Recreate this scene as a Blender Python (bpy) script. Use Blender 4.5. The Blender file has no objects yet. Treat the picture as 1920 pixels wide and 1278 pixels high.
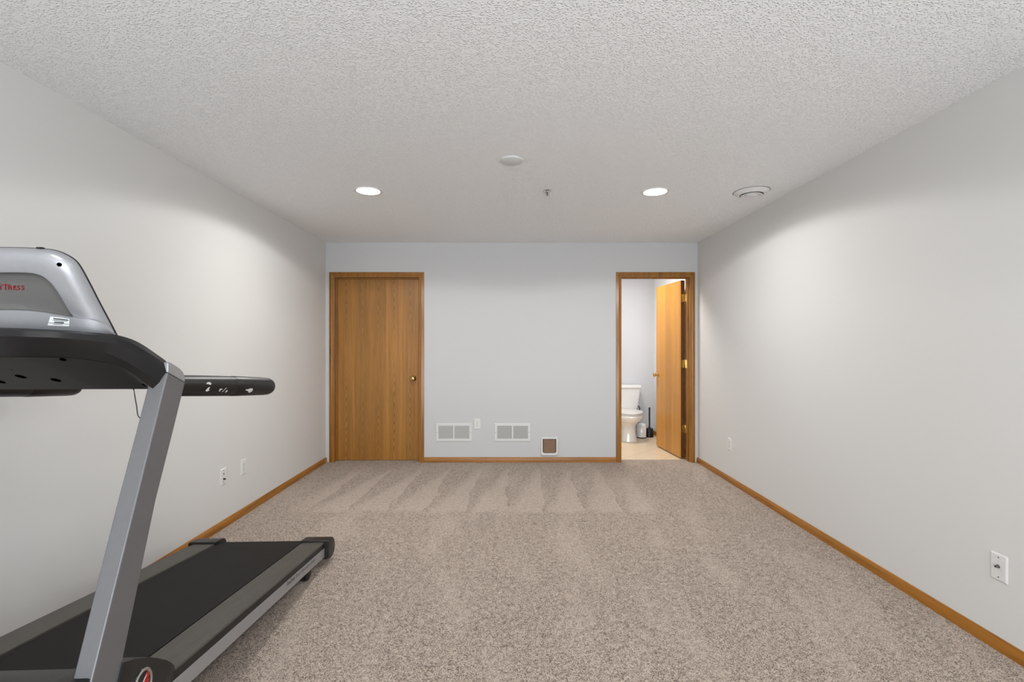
import bpy, bmesh, math, random
from mathutils import Vector, Matrix

random.seed(7)
S = bpy.context.scene
C = S.collection
PI = math.pi

# ------------------------------------------------------------------ camera
cam_d = bpy.data.cameras.new('camera')
cam = bpy.data.objects.new('camera', cam_d)
C.objects.link(cam)
cam.location = (0, 0, 1.305)
cam.rotation_euler = (PI / 2, 0, 0)
cam_d.sensor_width = 36
cam_d.lens = 900 / 1920 * 36
cam_d.shift_x = 5 / 1920
cam_d.shift_y = 7 / 1920
cam_d.clip_start = 0.05
S.camera = cam

# ------------------------------------------------------------------ world, exposure
w = bpy.data.worlds.new('world')
S.world = w
w.use_nodes = True
w.node_tree.nodes['Background'].inputs[0].default_value = (0.85, 0.92, 1.0, 1)
w.node_tree.nodes['Background'].inputs[1].default_value = 0.3
S.view_settings.view_transform = 'Standard'
S.view_settings.look = 'None'
S.view_settings.gamma = 1
S.view_settings.use_curve_mapping = False
S.view_settings.exposure = 0.13

# ------------------------------------------------------------------ lights
def area(name, loc, rot, power, color, shape, sx, sy=None, spread=PI):
    d = bpy.data.lights.new(name, 'AREA')
    d.energy = power
    d.color = color
    d.shape = shape
    d.size = sx
    if sy: d.size_y = sy
    d.spread = spread
    o = bpy.data.objects.new(name, d)
    o.location = loc
    o.rotation_euler = rot
    C.objects.link(o)
    return o

LAMPS = [(-1.04, 3.54), (1.082, 3.56), (-1.04, 0.35), (1.08, 0.35)]      # the room's recessed lights, the last two behind the viewer's head
LP = [.84, .84, .3, .3]
for (x, y), p in zip(LAMPS, LP):
    area('downlight', (x, y, 2.428), (0, 0, 0), 12 * p, (1.0, 0.985, 0.96), 'DISK', 0.16, spread=math.radians(165))
    sd_ = bpy.data.lights.new('downlight_rim', 'SPOT')          # wide cone with the crisp cut-off of the trim
    sd_.energy = 36 * p
    sd_.color = (1.0, 0.985, 0.96)
    sd_.spot_size = math.radians(159)
    sd_.spot_blend = .12
    sd_.shadow_soft_size = .055
    so_ = bpy.data.objects.new('downlight_rim', sd_)
    so_.location = (x, y, 2.428)
    C.objects.link(so_)
# daylight fill at the unseen rear window, tilted up to brighten the ceiling
area('window_fill', (0.3, -2.55, 1.15), (PI / 2 + .68, 0, 0), 172, (0.90, 0.95, 1.0), 'RECTANGLE', 3.0, 2.0)
# bathroom ceiling lamp
area('bathroom_lamp', (1.25, 5.80, 2.40), (0, 0, 0), 22.5, (1.0, 0.97, 0.93), 'DISK', 0.35)

# ------------------------------------------------------------------ room numbers
XL, XR, YB, YB2, ZC, YF = -2.041, 2.0945, 5.34, 5.455, 2.44, -2.6
YE = 7.0            # bathroom far wall

# ------------------------------------------------------------------ material helpers
def s2l(c):
    return tuple((v / 12.92 if v <= .04045 else ((v + .055) / 1.055) ** 2.4) for v in c)

class NT:
    def __init__(self, name):
        self.m = bpy.data.materials.new(name)
        self.m.use_nodes = True
        self.t = self.m.node_tree
        self.b = self.t.nodes['Principled BSDF']
    def n(self, typ, **kw):
        nd = self.t.nodes.new(typ)
        for k, v in kw.items(): setattr(nd, k, v)
        return nd
    def l(self, a, b): self.t.links.new(a, b)
    def val(self, inp, v):
        if isinstance(v, (int, float)): inp.default_value = v
        else: self.l(v, inp)
    def math(self, op, a, b=None, c=None):
        nd = self.n('ShaderNodeMath', operation=op)
        self.val(nd.inputs[0], a)
        if b is not None: self.val(nd.inputs[1], b)
        if c is not None: self.val(nd.inputs[2], c)
        return nd.outputs[0]
    def coords(self, scale=(1, 1, 1), kind='Object'):
        tc = self.n('ShaderNodeTexCoord')
        mp = self.n('ShaderNodeMapping')
        mp.inputs['Scale'].default_value = scale
        self.l(tc.outputs[kind], mp.inputs['Vector'])
        return mp.outputs[0]
    def noise(self, vec, scale, detail=2, rough=.5, dist=0):
        nd = self.n('ShaderNodeTexNoise')
        nd.inputs['Scale'].default_value = scale
        nd.inputs['Detail'].default_value = detail
        nd.inputs['Roughness'].default_value = rough
        nd.inputs['Distortion'].default_value = dist
        self.l(vec, nd.inputs['Vector'])
        return nd.outputs['Fac']
    def ramp(self, fac, stops):
        nd = self.n('ShaderNodeValToRGB')
        e = nd.color_ramp.elements
        while len(e) < len(stops): e.new(.5)
        for k, (p, c) in enumerate(stops):
            e[k].position = p
            e[k].color = (*c, 1) if len(c) == 3 else c
        self.l(fac, nd.inputs[0])
        return nd.outputs[0]
    def mix(self, fac, a, b, mode='MIX'):
        nd = self.n('ShaderNodeMix', data_type='RGBA', blend_type=mode)
        self.val(nd.inputs[0], fac)
        for i, v in ((6, a), (7, b)):
            if isinstance(v, tuple): nd.inputs[i].default_value = (*v, 1)
            else: self.l(v, nd.inputs[i])
        return nd.outputs[2]
    def bump(self, h, strength, dist):
        nd = self.n('ShaderNodeBump')
        nd.inputs['Strength'].default_value = strength
        nd.inputs['Distance'].default_value = dist
        self.l(h, nd.inputs['Height'])
        self.l(nd.outputs[0], self.b.inputs['Normal'])
    def set(self, **kw):
        for k, v in kw.items():
            i = self.b.inputs[k]
            if isinstance(v, tuple): i.default_value = (*v, 1)
            elif isinstance(v, (int, float)): i.default_value = v
            else: self.l(v, i)

def plain(name, rgb, rough=.5, metal=0, spec=.5, coat=0, grain=0.0, gscale=60):
    """sRGB colour with a slight procedural mottle and bump"""
    t = NT(name)
    c = s2l(rgb)
    v = t.coords()
    f = t.noise(v, gscale, 3)
    t.set(**{'Base Color': t.mix(f, tuple(x * .95 for x in c), tuple(min(1, x * 1.05) for x in c)),
             'Roughness': rough, 'Metallic': metal, 'Specular IOR Level': spec, 'Coat Weight': coat})
    if grain: t.bump(t.noise(v, gscale * 6, 2), grain, .001)
    return t.m

def mat_wall(name, rgb):
    t = NT(name)
    v = t.coords()
    c = s2l(rgb)
    t.set(**{'Base Color': t.mix(t.noise(v, 1.7, 3), tuple(x * .985 for x in c), c), 'Roughness': .55, 'Specular IOR Level': .25})
    t.bump(t.noise(v, 160, 2), .05, .002)
    return t.m

def mat_ceiling():
    t = NT('ceiling_texture')
    v = t.coords()
    c = s2l((.95, .955, .96))
    vo = t.n('ShaderNodeTexVoronoi', feature='SMOOTH_F1')
    vo.inputs['Scale'].default_value = 120
    vo.inputs['Smoothness'].default_value = .4
    t.l(v, vo.inputs['Vector'])
    n1 = t.math('SUBTRACT', t.math('MULTIPLY_ADD', t.noise(v, 70, 2), .5, .62), vo.outputs['Distance'])
    n2 = t.noise(v, 26, 2, .5, .3)
    sp = t.ramp(n1, [(.40, (0, 0, 0)), (.72, (1, 1, 1))])
    h = t.math('ADD', sp, t.math('MULTIPLY', n2, .5))
    t.set(**{'Base Color': c, 'Roughness': .6, 'Specular IOR Level': .3})
    t.bump(h, .9, .0036)
    return t.m

def mat_carpet():
    t = NT('carpet_pile')
    tc = t.coords()
    sx = t.n('ShaderNodeSeparateXYZ')
    t.l(tc, sx.inputs[0])
    X, Y = sx.outputs[0], sx.outputs[1]
    wob = t.math('MULTIPLY', t.math('SUBTRACT', t.noise(tc, 2.2, 3), .5), .16)
    # wedge shaped strokes the vacuum cleaner left in the pile along the far wall
    xs = t.math('ADD', X, wob)
    ph = t.math('FRACT', t.math('MULTIPLY', t.math('ADD', xs, t.math('MULTIPLY', t.math('SUBTRACT', 5.0, Y), t.math('MULTIPLY_ADD', X, -.02, .03))), 1 / .305))
    tt = t.math('DIVIDE', t.math('SUBTRACT', 5.08, t.math('ADD', Y, wob)), 1.33)
    edge = t.math('SUBTRACT', ph, t.math('SUBTRACT', .98, t.math('MULTIPLY', tt, .85)))
    wedge = t.ramp(t.math('MULTIPLY_ADD', edge, 3, .5), [(.1, (0, 0, 0)), (.9, (1, 1, 1))])
    band = t.math('MULTIPLY', t.ramp(tt, [(0, (0, 0, 0)), (.06, (1, 1, 1))]),
                  t.ramp(t.math('MULTIPLY_ADD', t.math('SUBTRACT', 1.0, tt), 6, .5), [(.3, (0, 0, 0)), (.7, (1, 1, 1))]))
    side = t.ramp(t.math('MULTIPLY_ADD', X, -2.2, 2.9), [(.2, (0, 0, 0)), (.8, (1, 1, 1))])
    lefts = t.ramp(t.math('MULTIPLY_ADD', X, 3, 5.6), [(.2, (0, 0, 0)), (.8, (1, 1, 1))])
    marks = t.math('MULTIPLY', t.math('MULTIPLY', wedge, band), t.math('MULTIPLY', side, lefts))
    # longer faint strokes over the rest of the room, splaying towards the near end
    mp = t.n('ShaderNodeCombineXYZ')
    t.l(t.math('DIVIDE', X, t.math('MULTIPLY_ADD', Y, .12, .5)), mp.inputs[0])
    t.l(t.math('MULTIPLY', Y, .32), mp.inputs[1])
    lng = t.ramp(t.noise(mp.outputs[0], 3.2, 3, .55, .3), [(.50, (0, 0, 0)), (.64, (1, 1, 1))])
    tone = t.math('ADD', t.math('MULTIPLY', marks, .9), t.math('MULTIPLY', lng, .6))
    # yarn
    n1 = t.noise(tc, 128, 1.5, .5, .8)
    n2 = t.noise(tc, 310, 2, .5, .4)
    nb = t.noise(tc, 30, 2, .5, .3)
    crease = t.ramp(t.math('ABSOLUTE', t.math('SUBTRACT', n1, .5)), [(.0, (0, 0, 0)), (.085, (1, 1, 1))])      # dark curls between the tufts
    k = t.math('ADD', t.math('ADD', t.math('MULTIPLY', crease, .46), t.math('MULTIPLY', n2, .62)), t.math('MULTIPLY_ADD', nb, .30, -.10))
    yarn = t.ramp(k, [(.28, s2l((.20, .16, .135))), (.46, s2l((.42, .358, .312))), (.62, s2l((.625, .555, .50))), (.84, s2l((.81, .75, .69)))])
    lightc = t.mix(.42, yarn, s2l((.80, .74, .685)))
    col = t.mix(tone, t.mix(.07, yarn, s2l((.45, .39, .345))), lightc)
    t.set(**{'Base Color': col, 'Roughness': .95, 'Specular IOR Level': .05, 'Sheen Weight': .15, 'Sheen Roughness': .6})
    t.bump(t.math('ADD', crease, t.math('MULTIPLY', n2, .6)), .6, .005)
    return t.m

def mat_oak(name, axis, rgb, dark=.72, rough=.32):
    """oak with the grain along one axis (0 x, 1 y, 2 z)"""
    t = NT(name)
    sc = [34, 34, 34]
    sc[axis] = 1.6
    v = t.coords(tuple(sc))
    g = t.noise(v, 1.0, 4, .6, .3)
    sc2 = [260, 260, 260]
    sc2[axis] = 9
    p = t.noise(t.coords(tuple(sc2)), 1.0, 2)
    c = s2l(rgb)
    cd = tuple(x * dark * dark for x in c)
    col = t.ramp(g, [(.28, cd), (.5, c), (.72, tuple(min(1, x * 1.18) for x in c))])
    pores = t.ramp(p, [(.30, (.55, .5, .45)), (.45, (1, 1, 1))])
    t.set(**{'Base Color': t.mix(.6, col, pores, 'MULTIPLY'), 'Roughness': rough, 'Coat Weight': .15, 'Coat Roughness': .25})
    return t.m

def mat_oak_veneer(name, rgb, zc, pitch=.18, contrast=1.0, face=0):
    """plain sliced red oak veneer: flitches side by side, each with cathedral arches"""
    t = NT(name)
    tc = t.coords()
    sx = t.n('ShaderNodeSeparateXYZ')
    t.l(tc, sx.inputs[0])
    X, Z = sx.outputs[face], sx.outputs[2]
    nw = t.noise(t.coords((6, 6, 2.2)), 1.0, 3)
    xw = t.math('ADD', X, t.math('MULTIPLY', t.math('SUBTRACT', nw, .5), .03))
    pid = t.math('DIVIDE', t.math('ADD', xw, -.05), pitch)
    cell = t.math('FLOOR', pid)
    u = t.math('SUBTRACT', t.math('FRACT', pid), .5)
    wn = t.n('ShaderNodeTexWhiteNoise', noise_dimensions='1D')
    t.l(cell, wn.inputs['W'])
    rnd = wn.outputs['Value']
    zz = t.math('ABSOLUTE', t.math('SUBTRACT', Z, t.math('MULTIPLY_ADD', rnd, .25, zc - .1)))
    f = t.math('SUBTRACT', t.math('MULTIPLY', zz, 16), t.math('MULTIPLY', t.math('POWER', t.math('ABSOLUTE', u), 1.3), 36))
    f = t.math('ADD', f, t.math('MULTIPLY', nw, 5))
    lines = t.math('MULTIPLY_ADD', t.math('SINE', t.math('MULTIPLY', f, 2 * PI * .58)), .5, .5)
    lines = t.math('POWER', lines, 2.6)
    core = t.ramp(t.math('ABSOLUTE', u), [(.20, (1, 1, 1)), (.40, (.10, .10, .10))])
    far = t.ramp(zz, [(.05, (.15, .15, .15)), (.5, (1, 1, 1))])
    cath = t.math('MULTIPLY', lines, t.math('MULTIPLY', core, far))
    g = t.noise(t.coords((48, 48, 1.3)), 1.0, 4, .6, .2)
    po = t.noise(t.coords((330, 330, 8)), 1.0, 2)
    c = s2l(rgb)
    base = t.ramp(g, [(.25, tuple(x * .72 for x in c)), (.5, c), (.75, tuple(min(1, x * 1.16) for x in c))])
    flitch = t.math('MULTIPLY_ADD', rnd, .34, .78)
    cmb = t.n('ShaderNodeCombineColor')
    for i in range(3): t.l(flitch, cmb.inputs[i])
    base = t.mix(1.0, base, cmb.outputs[0], 'MULTIPLY')
    col = t.mix(t.math('MULTIPLY', cath, t.math('MULTIPLY', t.math('MULTIPLY_ADD', rnd, .5, .6), contrast)), base, tuple(x * .45 for x in c))
    pores = t.ramp(po, [(.30, (.62, .57, .5)), (.44, (1, 1, 1))])
    t.set(**{'Base Color': t.mix(.55, col, pores, 'MULTIPLY'), 'Roughness': .36, 'Coat Weight': .12, 'Coat Roughness': .3})
    return t.m

def mat_tile():
    t = NT('bathroom_floor_tile')
    tc = t.coords()
    rot = t.n('ShaderNodeMapping')
    rot.inputs['Rotation'].default_value = (0, 0, math.radians(45))
    t.l(tc, rot.inputs['Vector'])
    br = t.n('ShaderNodeTexBrick')
    br.offset = 0
    br.inputs['Scale'].default_value = 1
    br.inputs['Brick Width'].default_value = .33
    br.inputs['Row Height'].default_value = .33
    br.inputs['Mortar Size'].default_value = .004
    br.inputs['Color1'].default_value = (*s2l((.92, .84, .72)), 1)
    br.inputs['Color2'].default_value = (*s2l((.89, .80, .67)), 1)
    br.inputs['Mortar'].default_value = (*s2l((.78, .68, .55)), 1)
    t.l(rot.outputs[0], br.inputs['Vector'])
    cl = t.noise(tc, 5, 4, .6, .8)
    col = t.mix(t.math('MULTIPLY', cl, .5), br.outputs['Color'], s2l((.94, .88, .78)))
    t.set(**{'Base Color': col, 'Roughness': .3})
    return t.m

def mat_rail():
    t = NT('ribbed_foot_rail_plastic')
    tc = t.coords()
    sx = t.n('ShaderNodeSeparateXYZ')
    t.l(tc, sx.inputs[0])
    wv = t.math('MULTIPLY_ADD', t.math('SINE', t.math('MULTIPLY', sx.outputs[0], 2 * PI / .0085)), .5, .5)
    st = t.noise(t.coords((300, 3, 3)), 1.0, 2)
    c = s2l((.30, .287, .262))
    t.set(**{'Base Color': t.mix(st, tuple(x * .7 for x in c), tuple(x * 1.25 for x in c)), 'Roughness': .5})
    t.bump(wv, .6, .002)
    return t.m

def mat_flap():
    t = NT('smoked_brown_plastic')
    v = t.coords()
    t.set(**{'Base Color': t.mix(t.noise(v, 9, 2), s2l((.50, .40, .33)), s2l((.56, .45, .37))), 'Roughness': .18})
    return t.m

def mat_emit(name, col, strength):
    t = NT(name)
    t.set(**{'Base Color': col, 'Emission Color': col, 'Emission Strength': strength})
    return t.m

M = dict(
    wall=mat_wall('wall_paint', (.845, .843, .835)),
    wallb=mat_wall('far_wall_paint', (.795, .797, .80)),
    bath=mat_wall('bathroom_wall_paint', (.84, .845, .86)),
    bathlit=mat_wall('bathroom_side_wall_lit', (.94, .94, .94)),  # bathroom wall lightened, the lamp's light on this side put into the colour
    ceil=mat_ceiling(), carpet=mat_carpet(), tile=mat_tile(),
    oakx=mat_oak('oak_trim_across', 0, (.62, .40, .11)),
    oaky=mat_oak('oak_trim_lengthwise', 1, (.62, .40, .11)),
    oakz=mat_oak('oak_trim_upright', 2, (.59, .39, .125)),
    oakshade=mat_oak('oak_door_edge_shaded', 2, (.40, .25, .10)),  # door oak darkened, the shade on the near edge put into the colour
    veneer=mat_oak_veneer('oak_door_veneer', (.66, .455, .19), 1.15),
    veneer_lit=mat_oak_veneer('oak_door_veneer_lit', (.80, .555, .20), 1.12, .19, .5, 1),  # door oak with the bathroom lamp's brightness put into the base colour
    white=plain('white_plastic', (.865, .865, .855), .35),
    offwhite=plain('off_white_plastic', (.84, .845, .845), .55, 0, .2),
    whitem=plain('white_painted_steel', (.855, .855, .85), .4),
    slat=plain('grey_white_louver_paint', (.72, .72, .71), .45),
    dark=plain('dark_recess', (.10, .10, .10), .7),
    slot=plain('grey_slot', (.36, .36, .35), .6),
    brass=plain('polished_brass', (.80, .68, .45), .22, 1),
    chrome=plain('chrome', (.78, .78, .78), .18, 1),
    porcelain=plain('white_porcelain', (.93, .93, .925), .12, 0, .5, .3),
    blackp=plain('black_plastic', (.07, .07, .073), .42, grain=.1),
    charcoal=plain('charcoal_plastic', (.035, .039, .047), .34, 0, .45, .1),
    hood=plain('hood_plastic', (.15, .145, .14), .5),
    underside=plain('dark_grey_plastic', (.145, .14, .132), .55, 0, .35),
    silver=plain('silver_painted_plastic', (.64, .645, .66), .34, .5),
    recess=plain('silver_grey_plastic', (.41, .41, .40), .45, .2),
    alu=plain('silver_painted_steel', (.44, .442, .45), .38, .38),
    siderail=plain('silver_side_rail', (.62, .62, .625), .4, .4),
    belt=plain('running_belt_rubber', (.085, .08, .073), .65, 0, .2, grain=.25, gscale=120),
    rail=mat_rail(),
    rubber=plain('grip_rubber', (.018, .018, .02), .42, 0, .4),
    worn=plain('worn_pale_patch', (.80, .80, .79), .6),
    red=plain('red_print', (.52, .07, .085), .5),
    emred=plain('emblem_red', (.70, .06, .07), .3),
    ink=plain('black_print', (.07, .07, .075), .5),
    hole=plain('black_hole', (.012, .012, .014), 1, 0, 0),
    greyink=plain('grey_print', (.24, .24, .25), .5),
    label=plain('white_label_paper', (.84, .85, .85), .5),
    screen=plain('dark_display', (.05, .05, .06), .15),
    flap=mat_flap(),
    lens=mat_emit('lamp_lens', (1.0, .98, .95), 9.0),
)

# ------------------------------------------------------------------ mesh helpers
class MB:
    def __init__(self): self.bm = bmesh.new()
    def box(self, x0, x1, y0, y1, z0, z1):
        vs = [self.bm.verts.new((x, y, z)) for z in (z0, z1) for y in (y0, y1) for x in (x0, x1)]
        for f in ((0, 2, 3, 1), (4, 5, 7, 6), (0, 1, 5, 4), (2, 6, 7, 3), (0, 4, 6, 2), (1, 3, 7, 5)):
            self.bm.faces.new([vs[i] for i in f])
        return self
    def loft(self, rings, closed=True, caps=True):
        R = [[self.bm.verts.new(p) for p in r] for r in rings]
        n = len(R[0])
        for a, b in zip(R, R[1:]):
            for i in range(n if closed else n - 1):
                j = (i + 1) % n
                try: self.bm.faces.new([a[i], a[j], b[j], b[i]])
                except ValueError: pass
        if caps and closed:
            for r in (R[0], R[-1]):
                try: self.bm.faces.new(r)
                except ValueError: pass
        return self
    def prism(self, prof, a, b, axis=0):
        """profile of 2-D points extruded along an axis from a to b"""
        def P(p, t):
            q = list(p)
            q.insert(axis, t)
            return q
        return self.loft([[P(p, a) for p in prof], [P(p, b) for p in prof]])
    def lathe(self, prof, centre=(0, 0, 0), axis='z', seg=32):
        """(radius, height) pairs turned about an axis"""
        rings = []
        for r, h in prof:
            ring = []
            for k in range(seg):
                a = 2 * PI * k / seg
                c, s = r * math.cos(a), r * math.sin(a)
                p = {'z': (c, s, h), 'y': (c, h, s), 'x': (h, c, s)}[axis]
                ring.append(tuple(centre[i] + p[i] for i in range(3)))
            rings.append(ring)
        return self.loft(rings)
    def tube(self, pts, r, seg=10, ry=None):
        pts = [Vector(p) for p in pts]
        rs = r if isinstance(r, (list, tuple)) else [r] * len(pts)
        rings = []
        up = Vector((0, 0, 1))
        for i, p in enumerate(pts):
            d = (pts[min(i + 1, len(pts) - 1)] - pts[max(i - 1, 0)]).normalized()
            ref = up if abs(d.dot(up)) < .95 else Vector((1, 0, 0))
            a = d.cross(ref).normalized()
            b = a.cross(d).normalized()
            rings.append([p + a * math.cos(2 * PI * k / seg) * rs[i] + b * math.sin(2 * PI * k / seg) * rs[i] * (ry or 1) for k in range(seg)])
        return self.loft(rings)
    def build(self, name, mat, parent=None, smooth=30, bevel=0, bseg=2, weld=True):
        bm = self.bm
        if weld: bmesh.ops.remove_doubles(bm, verts=bm.verts, dist=1e-6)
        bmesh.ops.recalc_face_normals(bm, faces=bm.faces)
        me = bpy.data.meshes.new(name)
        bm.to_mesh(me)
        bm.free()
        me.materials.append(mat)
        o = bpy.data.objects.new(name, me)
        C.objects.link(o)
        if parent: o.parent = parent
        if smooth:
            for p in me.polygons: p.use_smooth = True
            me.set_sharp_from_angle(angle=math.radians(smooth))
        if bevel:
            b = o.modifiers.new('bevel', 'BEVEL')
            b.width = bevel
            b.segments = bseg
            b.limit_method = 'ANGLE'
            b.angle_limit = math.radians(40)
            b.harden_normals = True
        return o

def tag(o, label, cat=None, group=None, kind=None):
    o['label'] = label
    if cat: o['category'] = cat
    if group: o['group'] = group
    if kind: o['kind'] = kind
    return o

def empty(name, loc=(0, 0, 0), rz=0):
    o = bpy.data.objects.new(name, None)
    o.empty_display_size = .05
    o.location = loc
    o.rotation_euler = (0, 0, rz)
    C.objects.link(o)
    return o

def copy_tree(o, parent=None):
    c = o.copy()
    C.objects.link(c)
    c.parent = parent
    for ch in list(o.children): copy_tree(ch, c)
    return c

def tree(o):
    yield o
    for ch in o.children: yield from tree(ch)

def text_mesh(name, body, mat, parent, width, matrix, depth=.0006, shear=0, bold=0.0):
    cu = bpy.data.curves.new(name, 'FONT')
    cu.body = body
    cu.size = 1
    cu.shear = shear
    cu.offset = bold
    tmp = bpy.data.objects.new(name, cu)
    C.objects.link(tmp)
    dg = bpy.context.evaluated_depsgraph_get()
    me = bpy.data.meshes.new_from_object(tmp.evaluated_get(dg))
    bpy.data.objects.remove(tmp)
    xs = [v.co.x for v in me.vertices]
    k = width / (max(xs) - min(xs))
    x0 = min(xs)
    bm = bmesh.new()
    bm.from_mesh(me)
    bmesh.ops.solidify(bm, geom=bm.faces, thickness=depth / k)
    for v in bm.verts: v.co = Vector(((v.co.x - x0) * k, v.co.y * k, v.co.z * k))
    bm.transform(matrix)
    bm.to_mesh(me)
    bm.free()
    me.name = name
    me.materials.clear()
    me.materials.append(mat)
    o = bpy.data.objects.new(name, me)
    C.objects.link(o)
    o.parent = parent
    return o

# ================================================================== THE SETTING
def struct(name, mb, mat, label, cat, **kw):
    o = mb.build(name, mat, **kw)
    return tag(o, label, cat, kind='structure')

D1L, D1R = -1.945, -1.004          # closed door opening
D2L, D2R = 1.243, 2.006            # bathroom door opening
DH = 2.055
T = .12
struct('floor', MB().box(XL - T, XR + T, YF - T, YB2, -.1, 0), M['carpet'], 'beige flecked cut pile carpet with vacuum marks by the far wall', 'carpet', smooth=0)
struct('ceiling', MB().box(XL - T, XR + T, YF - T, YB2, ZC, ZC + .1), M['ceil'], 'white textured ceiling above the carpeted room', 'ceiling', smooth=0)
struct('wall_left', MB().box(XL - T, XL, YF - T, YB, 0, ZC), M['wall'], 'plain off-white wall behind the treadmill', 'wall', smooth=0)
struct('wall_right', MB().box(XR, XR + T, YF - T, YB, 0, ZC), M['wall'], 'plain off-white wall opposite the treadmill', 'wall', smooth=0)
wb = MB()
wb.box(XL - T, D1L, YB, YB2, 0, ZC).box(D1L, D1R, YB, YB2, DH, ZC).box(D1R, D2L, YB, YB2, 0, ZC)
wb.box(D2L, D2R, YB, YB2, DH, ZC).box(D2R, XR + T, YB, YB2, 0, ZC)
struct('wall_back', wb, M['wallb'], 'white far wall with the two oak doorways', 'wall', smooth=0)
wr = MB()
wr.box(XL - T, -1.2, YF - T, YF, 0, ZC).box(1.8, XR + T, YF - T, YF, 0, ZC).box(-1.2, 1.8, YF - T, YF, 2.25, ZC).box(-1.2, 1.8, YF - T, YF, 0, .25)
struct('wall_rear', wr, M['wall'], 'off-white wall with the big window, behind the viewer', 'wall', smooth=0)
# bathroom shell
struct('floor_bathroom', MB().box(.3, XR + T, YB2, YE + T, -.1, -.001), M['tile'], 'pale tan tile floor seen through the open doorway', 'floor', smooth=0)
struct('wall_bathroom_back', MB().box(.3, XR + T, YE, YE + T, 0, ZC), M['bath'], 'pale grey bathroom wall behind the toilet', 'wall', smooth=0)
struct('wall_bathroom_right', MB().box(2.108, 2.108 + T, YB2, YE, 0, ZC), M['bathlit'], 'bright strip of bathroom wall behind the open door', 'wall', smooth=0)
struct('wall_bathroom_left', MB().box(.3, .42, YB2, YE, 0, ZC), M['bath'], 'bathroom side wall out of sight left of the toilet', 'wall', smooth=0)
struct('ceiling_bathroom', MB().box(.3, XR + T, YB2, YE + T, ZC, ZC + .1), M['bath'], 'bathroom ceiling above the open doorway', 'ceiling', smooth=0)

# baseboards: a moulded profile (depth from wall, height)
BP = [(0, 0), (.013, 0), (.013, .034), (.011, .042), (.007, .049), (.006, .054), (0, .056)]
def base_x(name, x0, x1, y, label):
    struct(name, MB().prism([(y - d, h) for d, h in BP], x0, x1, 0), M['oakx'], label, 'baseboard')
def base_y(name, y0, y1, x, s, label):
    struct(name, MB().prism([(x + s * d, h) for d, h in BP], y0, y1, 1), M['oaky'], label, 'baseboard')
base_y('baseboard_left', YF, YB - .001, XL, 1, 'oak baseboard along the wall behind the treadmill')
base_y('baseboard_right', YF, YB - .001, XR, -1, 'oak baseboard along the right-hand wall')
base_x('baseboard_back', D1R + .057, D2L - .057, YB, 'oak baseboard along the far wall between the two doors')
base_x('baseboard_bathroom_back', .42, 2.107, YE, 'oak baseboard behind the toilet')
base_y('baseboard_bathroom_right', YB2 + .06, YE - .014, 2.108, -1, 'short oak baseboard behind the open door')

# ------------------------------------------------------------------ doors
CW = .057
CP = [(0, 0), (0, -.012), (.006, -.0155), (.016, -.016), (.022, -.013), (.028, -.015), (.040, -.0125), (.052, -.009), (.057, -.008), (.057, 0)]  # casing profile: from opening outwards
def door_frame(parent, xl, xr, stop_y, both=False):
    """jamb lining with stop, and mitred casing on the room side"""
    c = MB()
    rev = -.0005
    path = [(xl - rev, 0, -1, 0), (xl - rev, DH + rev, -1, 1), (xr + rev, DH + rev, 1, 1), (xr + rev, 0, 1, 0)]
    rings = []
    for x, z, sx, sz in path:
        rings.append([(x + sx * d, YB + e, z + sz * d) for d, e in CP])
    c.loft(rings)
    c.build('door_casing', M['oakz'], parent, smooth=25)
    if both:                                        # the same casing on the bathroom side
        c = MB()
        c.loft([[(x + sx * d, YB2 - e, z + sz * d) for d, e in CP] for x, z, sx, sz in path])
        c.build('door_casing', M['oakz'], parent, smooth=25)
    j = MB()
    th = .019
    # the lining sits inside the rough opening that the wall leaves
    for a, b in ((xl, xl + .0015), (xr - .0015, xr)):
        j.box(a, b, YB - .001, YB2 + .001, 0, DH)
    j.box(xl + .0015, xr - .0015, YB - .001, YB2 + .001, DH - .0015, DH)
    # stop strips
    j.box(xl + .0015, xl + .012, stop_y, stop_y + .03, 0, DH - .012)
    j.box(xr - .012, xr - .0015, stop_y, stop_y + .03, 0, DH - .012)
    j.box(xl + .0015, xr - .0015, stop_y, stop_y + .03, DH - .012, DH - .0015)
    j.build('door_jamb', M['oakz'], parent, smooth=0, bevel=.001)

def knob(parent, loc, axis, sgn, mat):
    """round door knob with rosette; axis 'x' or 'y', sgn is the way it sticks out"""
    prof = [(.001, 0), (.031, 0), (.032, .003), (.028, .008), (.016, .011), (.0115, .016), (.0115, .030), (.017, .035), (.0255, .042), (.0285, .051), (.026, .060), (.018, .0655), (.001, .067)]
    m = MB()
    m.lathe([(r, h * sgn) for r, h in prof], loc, axis, 28)
    o = m.build('door_knob', mat, parent, smooth=40)
    o['label'] = 'brass round door knob'
    return o

d1 = tag(empty('door_1', ((D1L + D1R) / 2, YB, 0)), 'closed oak veneer door with brass knob on the far wall', 'door', kind='structure')
d1x = d1.location.x
door_frame(d1, D1L, D1R, 5.388)
sl = MB().box(D1L + .004, D1R - .004, 5.419, 5.453, .003, DH - .004)
slab1 = sl.build('door_slab', M['veneer'], d1, smooth=0, bevel=.0015)
knob(slab1, (-1.083, 5.419, .925), 'y', -1, M['brass'])
for o in list(d1.children):                     # geometry was written in room coordinates
    o.matrix_parent_inverse = d1.matrix_basis.inverted()

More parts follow.
